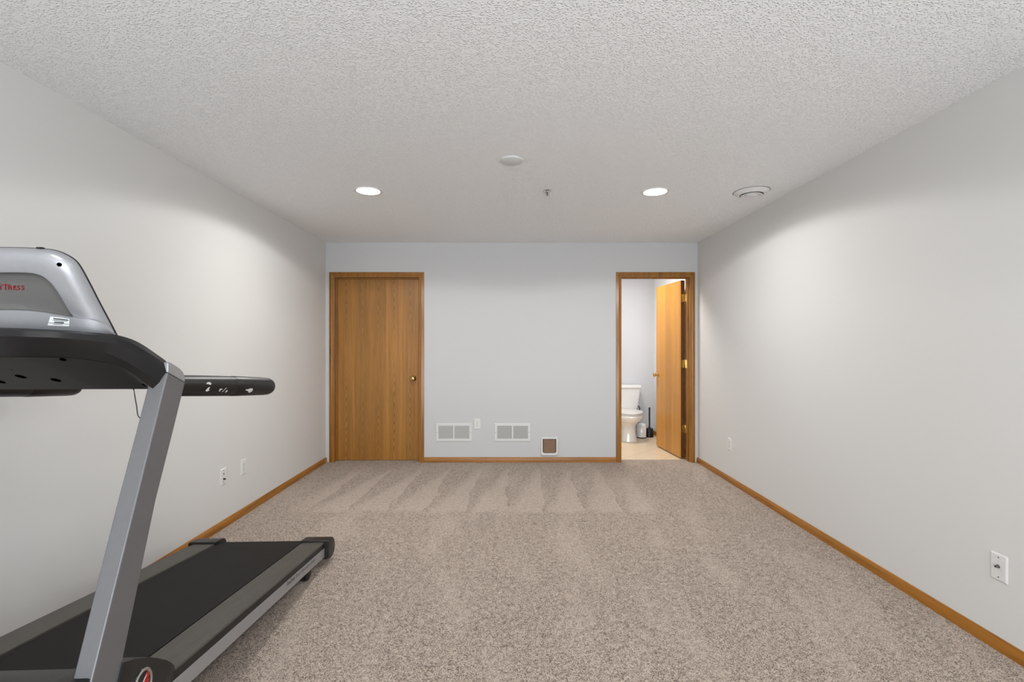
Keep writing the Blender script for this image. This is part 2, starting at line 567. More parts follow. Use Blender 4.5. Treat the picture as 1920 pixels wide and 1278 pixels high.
d2 = tag(empty('door_2', ((D2L + D2R) / 2, YB, 0)), 'oak bathroom door standing open with brass hinges', 'door', kind='structure')
door_frame(d2, D2L, D2R, 5.372, True)
ang = math.atan2(.062, .66)
hx, hy = 1.9545, 5.472
L2 = .70
m2 = Matrix.Translation((hx, hy, 0)) @ Matrix.Rotation(ang, 4, 'Z')
sl = MB().box(0, .046, 0, L2, .014, DH - .016)
sl.bm.transform(Matrix())
slab2 = sl.build('door_slab', M['veneer_lit'], d2, smooth=0, bevel=.0015)
MB().box(.0015, .0445, -.0012, 0, .016, DH - .018).build('shaded_edge', M['oakshade'], slab2, smooth=0)  # thin strip whose dark colour stands for shade on the slab's edge
slab2.matrix_local = m2
# veneer texture runs on x; the open slab's face runs on its own y, so give it its own material turned to match and lightened as if lamp-lit
tcn = slab2.data.materials[0].node_tree
for sgn, xx in ((-1, 0), (1, .046)):
    knob(slab2, (xx, L2 - .062, .925), 'x', sgn, M['brass'])
for zc in (1.839, 1.087, .345):
    h = MB()
    h.box(.004, .044, -.0015, .0005, zc - .045, zc + .045)
    for z in (-.03, 0, .03):
        h.lathe([(.001, -.0032), (.004, -.0028), (.0045, 0)], (.012 + (.008 if z == 0 else 0), 0, zc + z), 'y', 10)
    h.lathe([(.0005, zc - .05), (.004, zc - .0495), (.0065, zc - .045), (.0065, zc + .045), (.004, zc + .0495), (.0005, zc + .05)], (.050, -.004, 0), 'z', 14)
    o = h.build('hinge', M['brass'], slab2, smooth=35)
    o['label'] = 'brass hinge'
    jl = MB().box(D2R - .0035, D2R - .0012, 5.418, 5.4545, zc - .045, zc + .045)
    for z in (-.03, .03):
        jl.lathe([(.001, D2R - .005), (.004, D2R - .0045), (.0045, D2R - .003)], (0, 5.436, zc + z), 'x', 10)
    o = jl.build('hinge_leaf', M['brass'], d2, smooth=35)
    o['label'] = 'brass hinge leaf'
for o in list(d2.children):
    if o is not slab2: o.matrix_parent_inverse = d2.matrix_basis.inverted()
slab2.matrix_parent_inverse = d2.matrix_basis.inverted()

# window behind the viewer (where the daylight comes in)
w1 = MB()
for a in ((-1.2, -1.14, .25, 2.25), (1.74, 1.8, .25, 2.25), (.27, .33, .31, 2.19), (-1.2, 1.8, .25, .31), (-1.2, 1.8, 2.19, 2.25)):
    w1.box(a[0], a[1], YF - .09, YF - .03, a[2], a[3])
struct('window_1', w1, M['white'], 'white framed window behind the viewer', 'window', smooth=0, bevel=.003)

# ================================================================== THINGS ON THE CEILING
def downlight(x, y):
    e = empty('recessed_light', (x, y, ZC))
    MB().lathe([(.084, 0), (.101, 0), (.101, -.003), (.097, -.006), (.090, -.006), (.084, -.004), (.084, -.001)], seg=48).build('trim_ring', M['white'], e)
    MB().lathe([(.0005, -.0015), (.0845, -.0015), (.0845, -.003), (.06, -.0045), (.0005, -.005)], seg=48).build('lens', M['lens'], e)
    return e
tag(downlight(*LAMPS[0]), 'lit round recessed ceiling light nearer the treadmill wall', 'ceiling light', 'recessed ceiling lights')
tag(downlight(*LAMPS[1]), 'lit round recessed ceiling light nearer the round air diffuser', 'ceiling light', 'recessed ceiling lights')
e = tag(empty('ceiling_cover_plate', (.013, 2.95, ZC)), 'blank round white cover plate in the middle of the ceiling', 'cover plate')
MB().lathe([(.0005, 0), (.070, 0), (.0715, -.004), (.070, -.009), (.064, -.012), (.0005, -.013)], seg=48).build('cover_disc', M['offwhite'], e)

e = tag(empty('sprinkler_head', (.279, 3.54, ZC)), 'small chrome sprinkler head hanging from the ceiling between the lights', 'sprinkler')
MB().lathe([(.0005, 0), (.031, 0), (.032, -.002), (.026, -.005), (.012, -.0065), (.0005, -.0065)], seg=32).build('escutcheon', M['chrome'], e)
MB().lathe([(.0005, -.006), (.011, -.006), (.011, -.014), (.008, -.016), (.0005, -.017)], seg=20).build('body', M['chrome'], e)
fr = MB()
for s in (-1, 1):
    fr.tube([(s * .009, 0, -.014), (s * .013, 0, -.022), (s * .011, 0, -.032), (s * .003, 0, -.040)], .0023, 8)
fr.build('frame_arms', M['chrome'], e)
MB().lathe([(.0005, -.016), (.0035, -.017), (.0035, -.038), (.0005, -.039)], seg=12).build('glass_bulb', M['dark'], e)
MB().lathe([(.0005, -.039), (.006, -.039), (.015, -.0415), (.0155, -.043), (.0005, -.0435)], seg=24).build('deflector', M['chrome'], e)

e = tag(empty('air_diffuser', (1.795, 3.56, ZC)), 'round white air diffuser with concentric rings on the ceiling near the right wall', 'air diffuser')
MB().lathe([(.082, 0), (.122, 0), (.122, -.004), (.112, -.012), (.096, -.022), (.086, -.026), (.080, -.024), (.078, -.010), (.080, -.002)], seg=56).build('outer_ring', M['whitem'], e)
MB().lathe([(.110, 0), (.1255, 0), (.1265, -.0012), (.1225, -.002), (.110, -.002)], seg=56).build('dark_outline', M['slot'], e)  # thin dark ring that outlines the diffuser against the ceiling
MB().lathe([(.044, -.012), (.060, -.018), (.075, -.031), (.070, -.034), (.056, -.030), (.046, -.024)], seg=56).build('middle_ring', M['whitem'], e)
MB().lathe([(.0005, -.018), (.036, -.018), (.042, -.028), (.041, -.033), (.030, -.037), (.0005, -.038)], seg=48).build('centre_cone', M['whitem'], e)
MB().lathe([(.0005, -.0005), (.080, -.0005), (.080, -.0025), (.0005, -.003)], seg=48).build('duct_shadow', M['slot'], e)
for k in range(3):
    a = k * 2 * PI / 3 + .4
    sp = MB()
    sp.tube([(.03 * math.cos(a), .03 * math.sin(a), -.021), (.082 * math.cos(a), .082 * math.sin(a), -.012)], .003, 8)
    sp.build('spoke', M['whitem'], e)

# ================================================================== THINGS ON THE FAR WALL
def vent(x, z):
    """return air grille 0.40 x 0.20, two louver banks; root at the wall, front faces -y"""
    e = empty('wall_vent', (x, YB, z))
    W, H = .2, .1005
    fr = MB()
    prof = [(0, 0), (0, -.004), (.004, -.0075), (.026, -.0075), (.030, -.004), (.030, -.001)]
    rings = []
    for sx, sz in ((-1, -1), (1, -1), (1, 1), (-1, 1), (-1, -1)):
        rings.append([(sx * (W - d), y, sz * (H - d)) for d, y in prof])
    fr.loft(rings, closed=False, caps=False)
    fr.box(-.008, .008, -.0075, -.001, -H + .029, H - .029)
    fr.build('frame', M['whitem'], e, smooth=25)
    MB().box(-W + .03, W - .03, -.0012, -.0002, -H + .03, H - .03).build('backing', M['dark'], e, smooth=0)
    for x0, x1 in ((-W + .0302, -.008), (.008, W - .0302)):
        lv = MB()
        n = 17
        for k in range(n):
            zc = -H + .034 + k * (2 * H - .068) / (n - 1)
            lv.loft([[(xx, -.0065, zc - .0033), (xx, -.0055, zc - .0037), (xx, -.0018, zc + .0027), (xx, -.0028, zc + .0031)] for xx in (x0, x1)])
        lv.build('louver', M['slat'], e, smooth=0)
    for s in (-1, 1):
        MB().lathe([(.0005, -.0095), (.003, -.0092), (.0042, -.0075)], (s * (W - .013), 0, 0), 'y', 12).build('screw', M['slot'], e)
    return e
v1 = vent((851 - 955) / 168.54, .332)
tag(v1, 'white louvered wall vent closest to the closed oak door', 'vent', 'wall vents low on the far wall')
v2 = copy_tree(v1)
v2.location.x = (961 - 955) / 168.54
tag(v2, 'white louvered wall vent between the outlet and the cat door', 'vent', 'wall vents low on the far wall')

def plate(parent, w=.07, h=.115):
    m = MB()
    m.loft([[(-w / 2, 0, -h / 2), (w / 2, 0, -h / 2), (w / 2, 0, h / 2), (-w / 2, 0, h / 2)],
            [(-w / 2, -.003, -h / 2), (w / 2, -.003, -h / 2), (w / 2, -.003, h / 2), (-w / 2, -.003, h / 2)],
            [(-w / 2 + .005, -.0062, -h / 2 + .005), (w / 2 - .005, -.0062, -h / 2 + .005), (w / 2 - .005, -.0062, h / 2 - .005), (-w / 2 + .005, -.0062, h / 2 - .005)]])
    m.build('cover_plate', M['white'], parent, smooth=20)

def outlet(loc, rz):
    """duplex receptacle; faces -y before turning"""
    e = empty('wall_outlet', loc, rz)
    plate(e)
    for s in (-1, 1):
        m = MB()
        pts = []
        for k in range(24):
            a = 2 * PI * k / 24
            pts.append((.0165 * math.cos(a), max(-.0125, min(.0125, .0165 * math.sin(a)))))
        m.loft([[(x, -.006, z + s * .0195) for x, z in pts], [(x, -.0078, z + s * .0195) for x, z in pts]])
        r = m.build('receptacle', M['white'], e, smooth=20)
        g = MB()
        g.box(-.0075, -.0055, -.0082, -.0075, s * .0195 - .001, s * .0195 + .008)
        g.box(.0055, .0075, -.0082, -.0075, s * .0195, s * .0195 + .007)
        g.lathe([(.0005, -.0082), (.0028, -.0082), (.0028, -.0075)], (0, 0, s * .0195 - .007), 'y', 12)
        g.build('slots', M['dark'], r, smooth=0)
    MB().lathe([(.0005, -.0078), (.0025, -.0075), (.0032, -.006)], (0, 0, 0), 'y', 12).build('screw', M['slot'], e)
    return e
def coax(loc, rz, jack_z=0, two=False):
    e = empty('cable_wall_plate', loc, rz)
    plate(e)
    for s in (-1, 1):
        MB().lathe([(.0005, -.0078), (.0025, -.0075), (.0034, -.006)], (0, 0, s * .042), 'y', 12).build('screw', M['slot'], e)
    j = MB().lathe([(.0005, -.006), (.0075, -.006), (.0075, -.009), (.005, -.0095), (.005, -.019), (.0035, -.0195), (.0005, -.0185)], (0, 0, jack_z), 'y', 14)
    o = j.build('cable_jack', M['ink' if two else 'slot'], e)
    MB().lathe([(.0005, -.0205), (.0036, -.0204), (.0036, -.018)], (0, 0, jack_z), 'y', 12).build('jack_tip', M['dark'], o)
    if two:
        MB().lathe([(.0005, -.0095), (.005, -.009), (.006, -.006)], (0, 0, .02), 'y', 14).build('jack_hole', M['slot'], e)
    return e
tag(outlet(((895 - 955) / 168.54, YB, .308 + .12 - .003), 0), 'white duplex outlet between the two wall vents', 'outlet', 'white wall outlets')
tag(outlet((XL, 3.68, .369), PI / 2), 'white duplex outlet on the left wall, nearer the closed door', 'outlet', 'white wall outlets')
tag(outlet((XR, 4.56, .36), -PI / 2), 'white outlet low on the right wall near the bathroom door', 'outlet', 'white wall outlets')
tag(coax((XL, 3.42, .366), PI / 2, -.017, True), 'white cable plate with black jack, left wall beside an outlet', 'wall plate', 'white cable wall plates')
tag(coax((XR, 2.05, .355), -PI / 2, .004), 'white cable plate with a protruding jack on the near right wall', 'wall plate', 'white cable wall plates')

# cat door
e = tag(empty('cat_door', ((1030.2 - 955) / 168.54, YB, .176)), 'small white framed cat door with smoky brown flap above the baseboard', 'cat door')
W, H = .096, .1
def rrect(w, h0, h1, r, n=5, top=None):
    pts = []
    for cx, cz, a0, rr in ((w - r, h1 - (top or r), 0, top or r), (-w + r, h1 - (top or r), PI / 2, top or r), (-w + r, h0 + r, PI, r), (w - r, h0 + r, 1.5 * PI, r)):
        rx = rr
        for k in range(n):
            a = a0 + PI / 2 * k / (n - 1)
            sx = (w - rx) if cx > 0 else -(w - rx)
            pts.append((sx + rx * math.cos(a), cz + rr * math.sin(a)))
    return pts
o1, o2 = rrect(W, -H, H, .006), rrect(W - .006, -H + .006, H - .006, .006)
i1, i2 = rrect(.0765, -.077, .0845, .022, top=.006), rrect(.0725, -.073, .081, .020, top=.005)
fr = MB()
fr.loft([[(x, 0, z) for x, z in o1], [(x, -.012, z) for x, z in o1], [(x, -.018, z) for x, z in o2], [(x, -.017, z) for x, z in i1], [(x, -.002, z) for x, z in i2]], caps=False)
fr.build('frame', M['white'], e, smooth=40)
MB().loft([[(x, -.0005, z) for x, z in i2], [(x, -.002, z) for x, z in i2]]).build('opening', M['dark'], e, smooth=0)
f1 = rrect(.066, -.068, .078, .018, top=.004)
MB().loft([[(x, -.003, z) for x, z in f1], [(x, -.007, z) for x, z in f1]]).build('flap', M['flap'], e, smooth=0, bevel=.001)
for sx in (-1, 1):
    for sz in (-1, 1):
        MB().lathe([(.0005, -.0195), (.003, -.019), (.004, -.0165)], (sx * (W - .008), 0, sz * (H - .008)), 'y', 12).build('screw', M['slot'], e)

# ================================================================== BATHROOM
t = tag(empty('toilet', (1.655, 6.965, 0), math.radians(-4)), 'white two-piece toilet with closed lid seen through the doorway', 'toilet')
def ell(cx, cy, rx, ryf, ryb, z, n=36, p=2.0):
    pts = []
    for k in range(n):
        a = 2 * PI * k / n
        c, s = math.cos(a), math.sin(a)
        q = 2 / p
        x = cx + rx * math.copysign(abs(c) ** q, c)
        y = cy + (ryb if s > 0 else ryf) * math.copysign(abs(s) ** q, s)
        pts.append((x, y, z))
    return pts
# coordinates: y = 0 at the wall side of the tank, negative towards the room
b = MB()
b.loft([ell(0, -.34, .118, .19, .23, 0, p=3), ell(0, -.34, .114, .186, .22, .03, p=3), ell(0, -.34, .104, .172, .20, .10, p=2.6), ell(0, -.345, .098, .165, .20, .185, p=2.4),
        ell(0, -.355, .108, .185, .20, .222), ell(0, -.375, .140, .235, .21, .262), ell(0, -.40, .178, .285, .215, .302), ell(0, -.40, .191, .305, .22, .336), ell(0, -.40, .190, .306, .22, .362), ell(0, -.40, .181, .298, .215, .371)])
b.box(-.10, .10, -.24, -.02, .22, .384)
b.build('bowl', M['porcelain'], t, smooth=50)
def egg(k, z, n=44):
    pts = []
    for i in range(n):
        a = 2 * PI * i / n
        c, q = math.cos(a), math.sin(a)
        y = -.41 + (.225 if q > 0 else .296) * k * q
        x = .186 * k * math.copysign(abs(c) ** .92, c) * (1 - .42 * max(0, q) ** 1.5)
        pts.append((x, y, z))
    return pts
MB().loft([egg(.97, .372), egg(1.0, .377), egg(1.0, .386), egg(.97, .389)]).build('seat', M['white'], t, smooth=40)
MB().loft([egg(.975, .3905), egg(1.0, .395), egg(.99, .404), egg(.90, .409), egg(.4, .411)]).build('seat_lid', M['white'], t, smooth=40)
def rr(w, y0, y1, z, r=.03):
    pts = []
    for cx, cy, a0 in ((w - r, y1 - r, 0), (-w + r, y1 - r, PI / 2), (-w + r, y0 + r, PI), (w - r, y0 + r, 1.5 * PI)):
        for k in range(6):
            a = a0 + PI / 2 * k / 5
            pts.append((cx + r * math.cos(a), cy + r * math.sin(a), z))
    return pts
MB().loft([rr(.165, -.17, -.012, .386), rr(.182, -.178, -.008, .44), rr(.205, -.19, -.004, .62), rr(.212, -.195, -.003, .695)]).build('tank', M['porcelain'], t, smooth=40)
MB().loft([rr(.216, -.199, -.001, .6955), rr(.226, -.209, 0, .700), rr(.226, -.209, 0, .722), rr(.219, -.202, -.004, .733), rr(.19, -.17, -.02, .736)]).build('tank_lid', M['porcelain'], t, smooth=40)
MB().tube([(.205, -.03, .17), (.21, -.05, .24), (.222, -.06, .33), (.222, -.06, .40), (.205, -.06, .425), (.19, -.07, .43)], .007, 8).build('supply_hose', M['blackp'], t)
t.location.x += 0.0

e = tag(empty('waste_bin', (1.858, 6.76, 0)), 'small white round-topped bin squeezed between toilet and black brush', 'waste bin')
MB().lathe([(.0005, 0), (.070, 0), (.0715, .003), (.0715, .011), (.0005, .011)], seg=32).build('base_ring', M['blackp'], e)
MB().lathe([(.0005, .011), (.069, .011), (.0695, .15), (.067, .156), (.0005, .157)], seg=32).build('body', M['porcelain'], e)
MB().lathe([(.0005, .1571), (.0665, .1571), (.068, .165), (.062, .184), (.045, .198), (.02, .2035), (.0005, .2045)], seg=32).build('lid', M['porcelain'], e)
e = tag(empty('toilet_brush', (1.985, 6.80, 0)), 'black toilet brush upright in a black holder beside the open door', 'toilet brush')
MB().lathe([(.0005, 0), (.050, 0), (.053, .004), (.053, .115), (.049, .122), (.0005, .123)], seg=32).build('holder', M['blackp'], e)
MB().lathe([(.0005, .1235), (.020, .1235), (.014, .135), (.010, .15), (.0105, .39), (.012, .395), (.012, .412), (.009, .418), (.0005, .419)], seg=20).build('handle', M['blackp'], e)

# ================================================================== TREADMILL
TH = math.atan(.038)
tm = tag(empty('treadmill', (-1.443, 1.985, 0), TH), 'grey and black treadmill with raised console standing along the left wall', 'treadmill')
def deck(v): return .2373 - .118 * v
def sym(right):
    """full outline from a right half listed from the top centre (u=0) to the bottom centre"""
    return right + [(-u, v, h) for u, v, h in reversed(right[1:-1])]
V0, V1 = -1.05, .85
# --- deck slab and belt
def tilt(prof, v0, v1):
    """(u, dh) profile run along the sloping deck"""
    return [[(u, v, deck(v) + d) for u, d in prof] for v in (v0, v1)]
MB().loft(tilt([(-.262, -.075), (.262, -.075), (.262, -.012), (-.262, -.012)], V0, V1 + .02)).build('deck_board', M['blackp'], tm, smooth=0)
bl = MB()
sec = []
n = 12
pv = V1 + .045
def beltring(off):
    pts = [(V0, off)]
    for k in range(n + 1):
        a = PI / 2 - PI * k / n
        pts.append((pv + (.03 + off + .006) * math.cos(a) - .012, -.036 + (.036 + off) * math.sin(a)))
    pts.append((V0, -.072 - off))
    return pts
a, c2 = beltring(-.004), beltring(-.007)
for u in (-.244, .244): sec.append([(u, v, deck(v) + d) for v, d in a] + [(u, v, deck(v) + d) for v, d in reversed(c2)])
bl.loft(sec)
bl.build('running_belt', M['belt'], tm, smooth=35)
# --- rails
for s in (1, -1):
    MB().loft(tilt([(s * .250, -.012), (s * .253, -.001), (s * .256, 0), (s * .372, 0), (s * .378, -.002), (s * .380, -.006), (s * .380, -.010), (s * .255, -.014)], -.62, V1)).build('foot_rail', M['rail'], tm, smooth=25)
    MB().loft(tilt([(s * .262, -.014), (s * .3815, -.010), (s * .3820, -.034), (s * .262, -.034)], V0, V1)).build('rail_channel', M['ink'], tm, smooth=0)
    r = MB().loft(tilt([(s * .340, -.034), (s * .378, -.034), (s * .383, -.037), (s * .383, -.087), (s * .379, -.090), (s * .340, -.090)], V0, V1)).build('side_rail', M['siderail'], tm, smooth=25)
    if s == 1:
        d = Vector((0, 1, -.118)).normalized()
        nrm = Vector((1, 0, 0))
        up = nrm.cross(d)
        def mat_at(v, dh):
            o = Vector((.3832, v, deck(v) + dh))
            m = Matrix((d, up, nrm)).transposed().to_4x4()
            m.translation = o
            return m
        text_mesh('deck_lettering', 'FlexDeck', M['ink'], r, .100, mat_at(.310, -.0585), shear=.25, bold=.012)
        text_mesh('deck_lettering', 'Shock Absorption System', M['greyink'], r, .272, mat_at(.418, -.0585), shear=.1)
    # rear end cap: side profile in (v, dh), extruded across
    prof = [(.836, .006), (.842, .011), (.905, .012), (.935, .006), (.950, -.008), (.957, -.030), (.955, -.062), (.944, -.088), (.925, -.106), (.880, -.110), (.836, -.100)]
    cp = MB()
    rings = []
    for u, k in ((.246, 0), (.250, 1), (.395, 1), (.4035, .93), (.407, .80)):
        cv, ch = .89, -.05
        rings.append([(s * u, cv + (v - cv) * (1 if k in (0, 1) else k ** .5), deck(v) + ch + (d - ch) * (1 if k in (0, 1) else k)) for v, d in prof])
    cp.loft(rings)
    cp.build('end_cap', M['blackp'], tm, smooth=35, bevel=.002)
    # rear foot roller
    f = MB().lathe([(.0005, -.022), (.034, -.022), (.039, -.018), (.0395, 0), (.039, .018), (.034, .022), (.0005, .022)], (s * .335, .665, .0395), 'x', 28)
    f.box(s * .322, s * .348, .615, .70, .055, deck(.70) - .080)
    f.build('rear_foot', M['blackp'], tm, smooth=40)
MB().lathe([(.0005, -.25), (.024, -.25), (.024, .25), (.0005, .25)], (0, pv - .008, deck(pv) - .036), 'x', 24).build('rear_roller', M['alu'], tm)

# --- motor hood, side covers
hp = [(-.545, .285), (-.548, .310), (-.59, .350), (-.68, .418), (-.76, .450), (-.90, .465), (-1.03, .455), (-1.12, .41), (-1.16, .33), (-1.165, .10), (-1.14, .07), (-.70, .07), (-.60, .16)]
MB().prism(hp, -.30, .30, 0).build('motor_hood', M['hood'], tm, smooth=35, bevel=.004)
sp_ = [(-.535, .273), (-.508, .277), (-.503, .286), (-.504, .309), (-.520, .3275), (-.546, .3505), (-.585, .382), (-.621, .4085), (-.672, .437), (-.716, .456), (-.80, .478), (-.93, .487), (-1.05, .475), (-1.14, .43), (-1.18, .34), (-1.185, .07), (-1.15, .03), (-.72, .03), (-.60, .14)]
for s in (1, -1):
    m = MB()
    def shrink(k):
        cv, ch = -.80, .25
        return [(cv + (v - cv) * k, ch + (h - ch) * k) for v, h in sp_]
    m.loft([[(s * .285, v, h) for v, h in shrink(.99)], [(s * .300, v, h) for v, h in shrink(1.0)], [(s * .368, v, h) for v, h in shrink(1.0)], [(s * .374, v, h) for v, h in shrink(.992)]])
    out = [(-.600, .14), (-.560, .22), (-.541, .262), (-.518, .272), (-.509, .286), (-.510, .309), (-.524, .3275), (-.546, .3505), (-.585, .382), (-.621, .4085), (-.672, .437), (-.717, .4565), (-.7335, .412), (-.812, .20), (-.76, .12)]
    oc, oh = -.62, .30
    m.loft([[(s * u, oc + (v - oc) * k, oh + (h - oh) * k) for v, h in out] for u, k in ((.360, 1.0), (.3848, 1.0), (.3855, .99))])
    sc_ = m.build('side_cover', M['blackp'], tm, smooth=35)
    # oval emblem on the cover's outer face
    ev, eh = -.652, .350
    def oval(k, u, rv=.0365, rh=.0445):
        return [(s * u, ev + rv * k * math.cos(2 * PI * i / 40) , eh + rh * k * math.sin(2 * PI * i / 40)) for i in range(40)]
    MB().loft([oval(1, 0.3865), oval(1, 0.3905), oval(.94, 0.3925), oval(.86, 0.3925), oval(.80, 0.3900), oval(.80, 0.3865)], caps=False).build('emblem_ring', M['chrome'], sc_, smooth=40)
    MB().loft([oval(.82, 0.3865), oval(.81, 0.3892)]).build('emblem_face', M['ink'], sc_, smooth=40)
    fl = [(-.004, -.022), (.004, -.010), (-.010, -.004), (.008, .008), (-.002, .012), (.018, .026), (.0225, .020), (.012, .012), (.022, .012), (.010, .000), (.020, -.002), (.012, -.014), (.018, -.020), (.008, -.030)]
    MB().loft([[(s * 0.3890, ev + .006 + a * 1.05, eh + .004 + b_ * 1.0) for a, b_ in fl], [(s * 0.3898, ev + .006 + a * 1.05, eh + .004 + b_ * 1.0) for a, b_ in fl]]).build('emblem_flame', M['emred'], sc_, smooth=0)
    st = [(-.028, -.020), (-.024, -.022), (-.004, -.001), (.012, .017), (.016, .023), (.010, .019), (-.008, .001)]
    MB().loft([[(s * 0.3894, ev + a * .9, eh + b_ * .95) for a, b_ in st], [(s * 0.3904, ev + a * .9, eh + b_ * .95) for a, b_ in st]]).build('emblem_stroke', M['label'], sc_, smooth=0)
    MB().box(s * .30, s * .36, -1.12, -1.02, 0, .05).build('front_foot', M['blackp'], tm, smooth=0, bevel=.004)

# --- uprights
FR = [(.20, -.912), (.4717, -.8125), (.8687, -.664), (1.0639, -.5905), (1.22, -.532)]
BK = [(.20, -.812), (.4121, -.7284), (.8449, -.586), (1.049, -.503), (1.1827, -.4499)]
for s in (1, -1):
    m = MB()
    rings = []
    ui = [.333, .332, .328, .329, .329]
    for (hf, vf), (hb, vb), u0 in zip(FR, BK, ui):
        rings.append([(s * u0, vf, hf), (s * .379, vf, hf), (s * .380, vb, hb), (s * u0, vb, hb)])
    m.loft(rings)
    up_ = m.build('upright', M['alu'], tm, smooth=25, bevel=.004, bseg=3)
    cap = [(-.532, 1.2208), (-.532, 1.2500), (-.524, 1.2520), (-.496, 1.2400), (-.474, 1.2290), (-.459, 1.2170), (-.4515, 1.2035), (-.4499, 1.1838)]
    MB().prism([(v, h) for v, h in cap], s * .329, s * .380, 0).build('upright_cap', M['silver'], up_, smooth=40, bevel=.003)
    # handlebar reaching back from the upright
    def bu(v): return s * (.343 + .066 * (v + .452) / .557)          # the bars splay outwards towards the user
    def bh(v): return 1.1735 - .0916 * (v + .452)
    hb = MB()
    pts = [(bu(v), v, h) for v, h in ((v, bh(v)) for v in (-.470, -.40, -.30, -.186, -.179))]
    hb.tube(pts, [.0345, .0350, .0365, .0375, .0375], 28)
    bar = hb.build('handlebar', M['rubber'], tm, smooth=40)
    g = MB()
    g.tube([(bu(v), v, h) for v, h in ((v, bh(v)) for v in (-.178, -.172, -.06, .028, .058, .072, .0785, .0805))],
           [.0370, .0385, .0378, .0372, .0360, .0320, .0240, .004], 28)
    g.build('grip', M['rubber'], bar, smooth=40)
    if s == 1:
        axis_h = bh
        def patch(name, outline, rad):
            vals = []
            pc = [sum(q[i] for q in outline) / len(outline) for i in (0, 1)]
            outline = [tuple(pc[i] + (q[i] - pc[i]) * .82 for i in (0, 1)) for q in outline]
            for off in (.0002, .0009):
                ring = []
                for v, h in outline:
                    v += .004 if v < -.3 else (-.019 if v < -.2 else -.047)
                    dz = h - axis_h(v)
                    ring.append((bu(v) + math.sqrt(max(1e-6, (rad + off) ** 2 - dz * dz)), v, h))
                vals.append(ring)
            o = MB().loft(vals).build(name, M['worn'], bar, smooth=0)
            o['label'] = 'pale worn patch'
        patch('worn_patch', [(-.362, 1.1700), (-.352, 1.1765), (-.338, 1.1770), (-.330, 1.1690), (-.338, 1.1640), (-.348, 1.1690)], .0361)
        patch('worn_patch', [(-.356, 1.1520), (-.346, 1.1600), (-.338, 1.1590), (-.344, 1.1510), (-.336, 1.1455), (-.350, 1.1420), (-.358, 1.1460)], .0361)
        patch('worn_patch', [(-.267, 1.1490), (-.252, 1.1480), (-.252, 1.1440), (-.262, 1.1430), (-.260, 1.1370), (-.268, 1.1380)], .0369)
        patch('worn_patch', [(-.250, 1.1340), (-.234, 1.1500), (-.231, 1.1490), (-.246, 1.1330)], .0371)
        patch('worn_patch', [(-.232, 1.1370), (-.224, 1.1400), (-.219, 1.1330), (-.228, 1.1290)], .0372)
        patch('worn_patch', [(-.100, 1.1330), (-.085, 1.1325), (-.070, 1.1350), (-.052, 1.1340), (-.044, 1.1270), (-.046, 1.1180), (-.056, 1.1130), (-.066, 1.1160), (-.078, 1.1240), (-.096, 1.1280)], .0385)

# --- console tray: the black arched bar between the uprights
A = [(0, -.7420, 1.3500), (.0678, -.7381, 1.3497), (.1218, -.7317, 1.3486), (.1542, -.7229, 1.3473), (.2242, -.6880, 1.3433), (.2724, -.6473, 1.3372), (.2948, -.6231, 1.3331), (.3153, -.5964, 1.3221), (.3313, -.5740, 1.3066), (.3489, -.5456, 1.2808), (.3623, -.5231, 1.2591), (.3675, -.5130, 1.2473)]
B = [(0, -.7700, 1.3270), (.0953, -.7657, 1.3268), (.1451, -.7561, 1.3263), (.1747, -.7452, 1.3251), (.2172, -.7233, 1.3234), (.2699, -.6802, 1.3160), (.3025, -.6430, 1.3086), (.3188, -.6216, 1.2989), (.3319, -.6025, 1.2864), (.3513, -.5718, 1.2622), (.3654, -.5468, 1.2404), (.3765, -.5270, 1.2200)]
Cc = [(0, -.7580, 1.3030), (.0844, -.7548, 1.3029), (.1357, -.7462, 1.3022), (.1666, -.7364, 1.3015), (.2338, -.6994, 1.2992), (.2686, -.6697, 1.2903), (.2882, -.6489, 1.2810), (.3093, -.6227, 1.2630), (.3278, -.5969, 1.2404), (.3437, -.5720, 1.2194), (.3569, -.5505, 1.1988), (.3665, -.5340, 1.1840)]
Dd = [(0, -.7400, 1.2755), (.0678, -.7381, 1.2751), (.1218, -.7317, 1.2742), (.1542, -.7229, 1.2733), (.2242, -.6880, 1.2702), (.2692, -.6507, 1.2587), (.2885, -.6304, 1.2504), (.3008, -.6154, 1.2413), (.3153, -.5964, 1.2241), (.3274, -.5794, 1.2057), (.3385, -.5623, 1.1869), (.3484, -.5471, 1.1695)]
def refine(P, k=4):
    """catmull-rom through the points"""
    P = [Vector(p) for p in P]
    P0 = Vector((-P[1].x, P[1].y, P[1].z))
    Q = [P0] + P + [P[-1] * 2 - P[-2]]
    out = []
    for i in range(1, len(Q) - 2):
        for j in range(k):
            t = j / k
            p0, p1, p2, p3 = Q[i - 1], Q[i], Q[i + 1], Q[i + 2]
            out.append(.5 * ((2 * p1) + (p2 - p0) * t + (2 * p0 - 5 * p1 + 4 * p2 - p3) * t * t + (3 * p1 - p0 - 3 * p2 + p3) * t ** 3))
    out.append(P[-1])
    return [tuple(p) for p in out]
A, B, Cc, Dd = (refine(x) for x in (A, B, Cc, Dd))
cols = []
for a, b, c, d in zip(A, B, Cc, Dd):
    ab = tuple((a[i] + b[i]) / 2 + (0, -.005, .005)[i] for i in range(3))
    cols.append([a, ab, b, c, d, (min(d[0], .30), min(-.505, d[1] + .2), d[2] - .006), (a[0] * .84, a[1] + .055, a[2] - .006)])
full = [[(-p[0], p[1], p[2]) for p in c] for c in reversed(cols[1:])] + cols
tray = MB().loft(full).build('console_tray', M['charcoal'], tm, smooth=13)
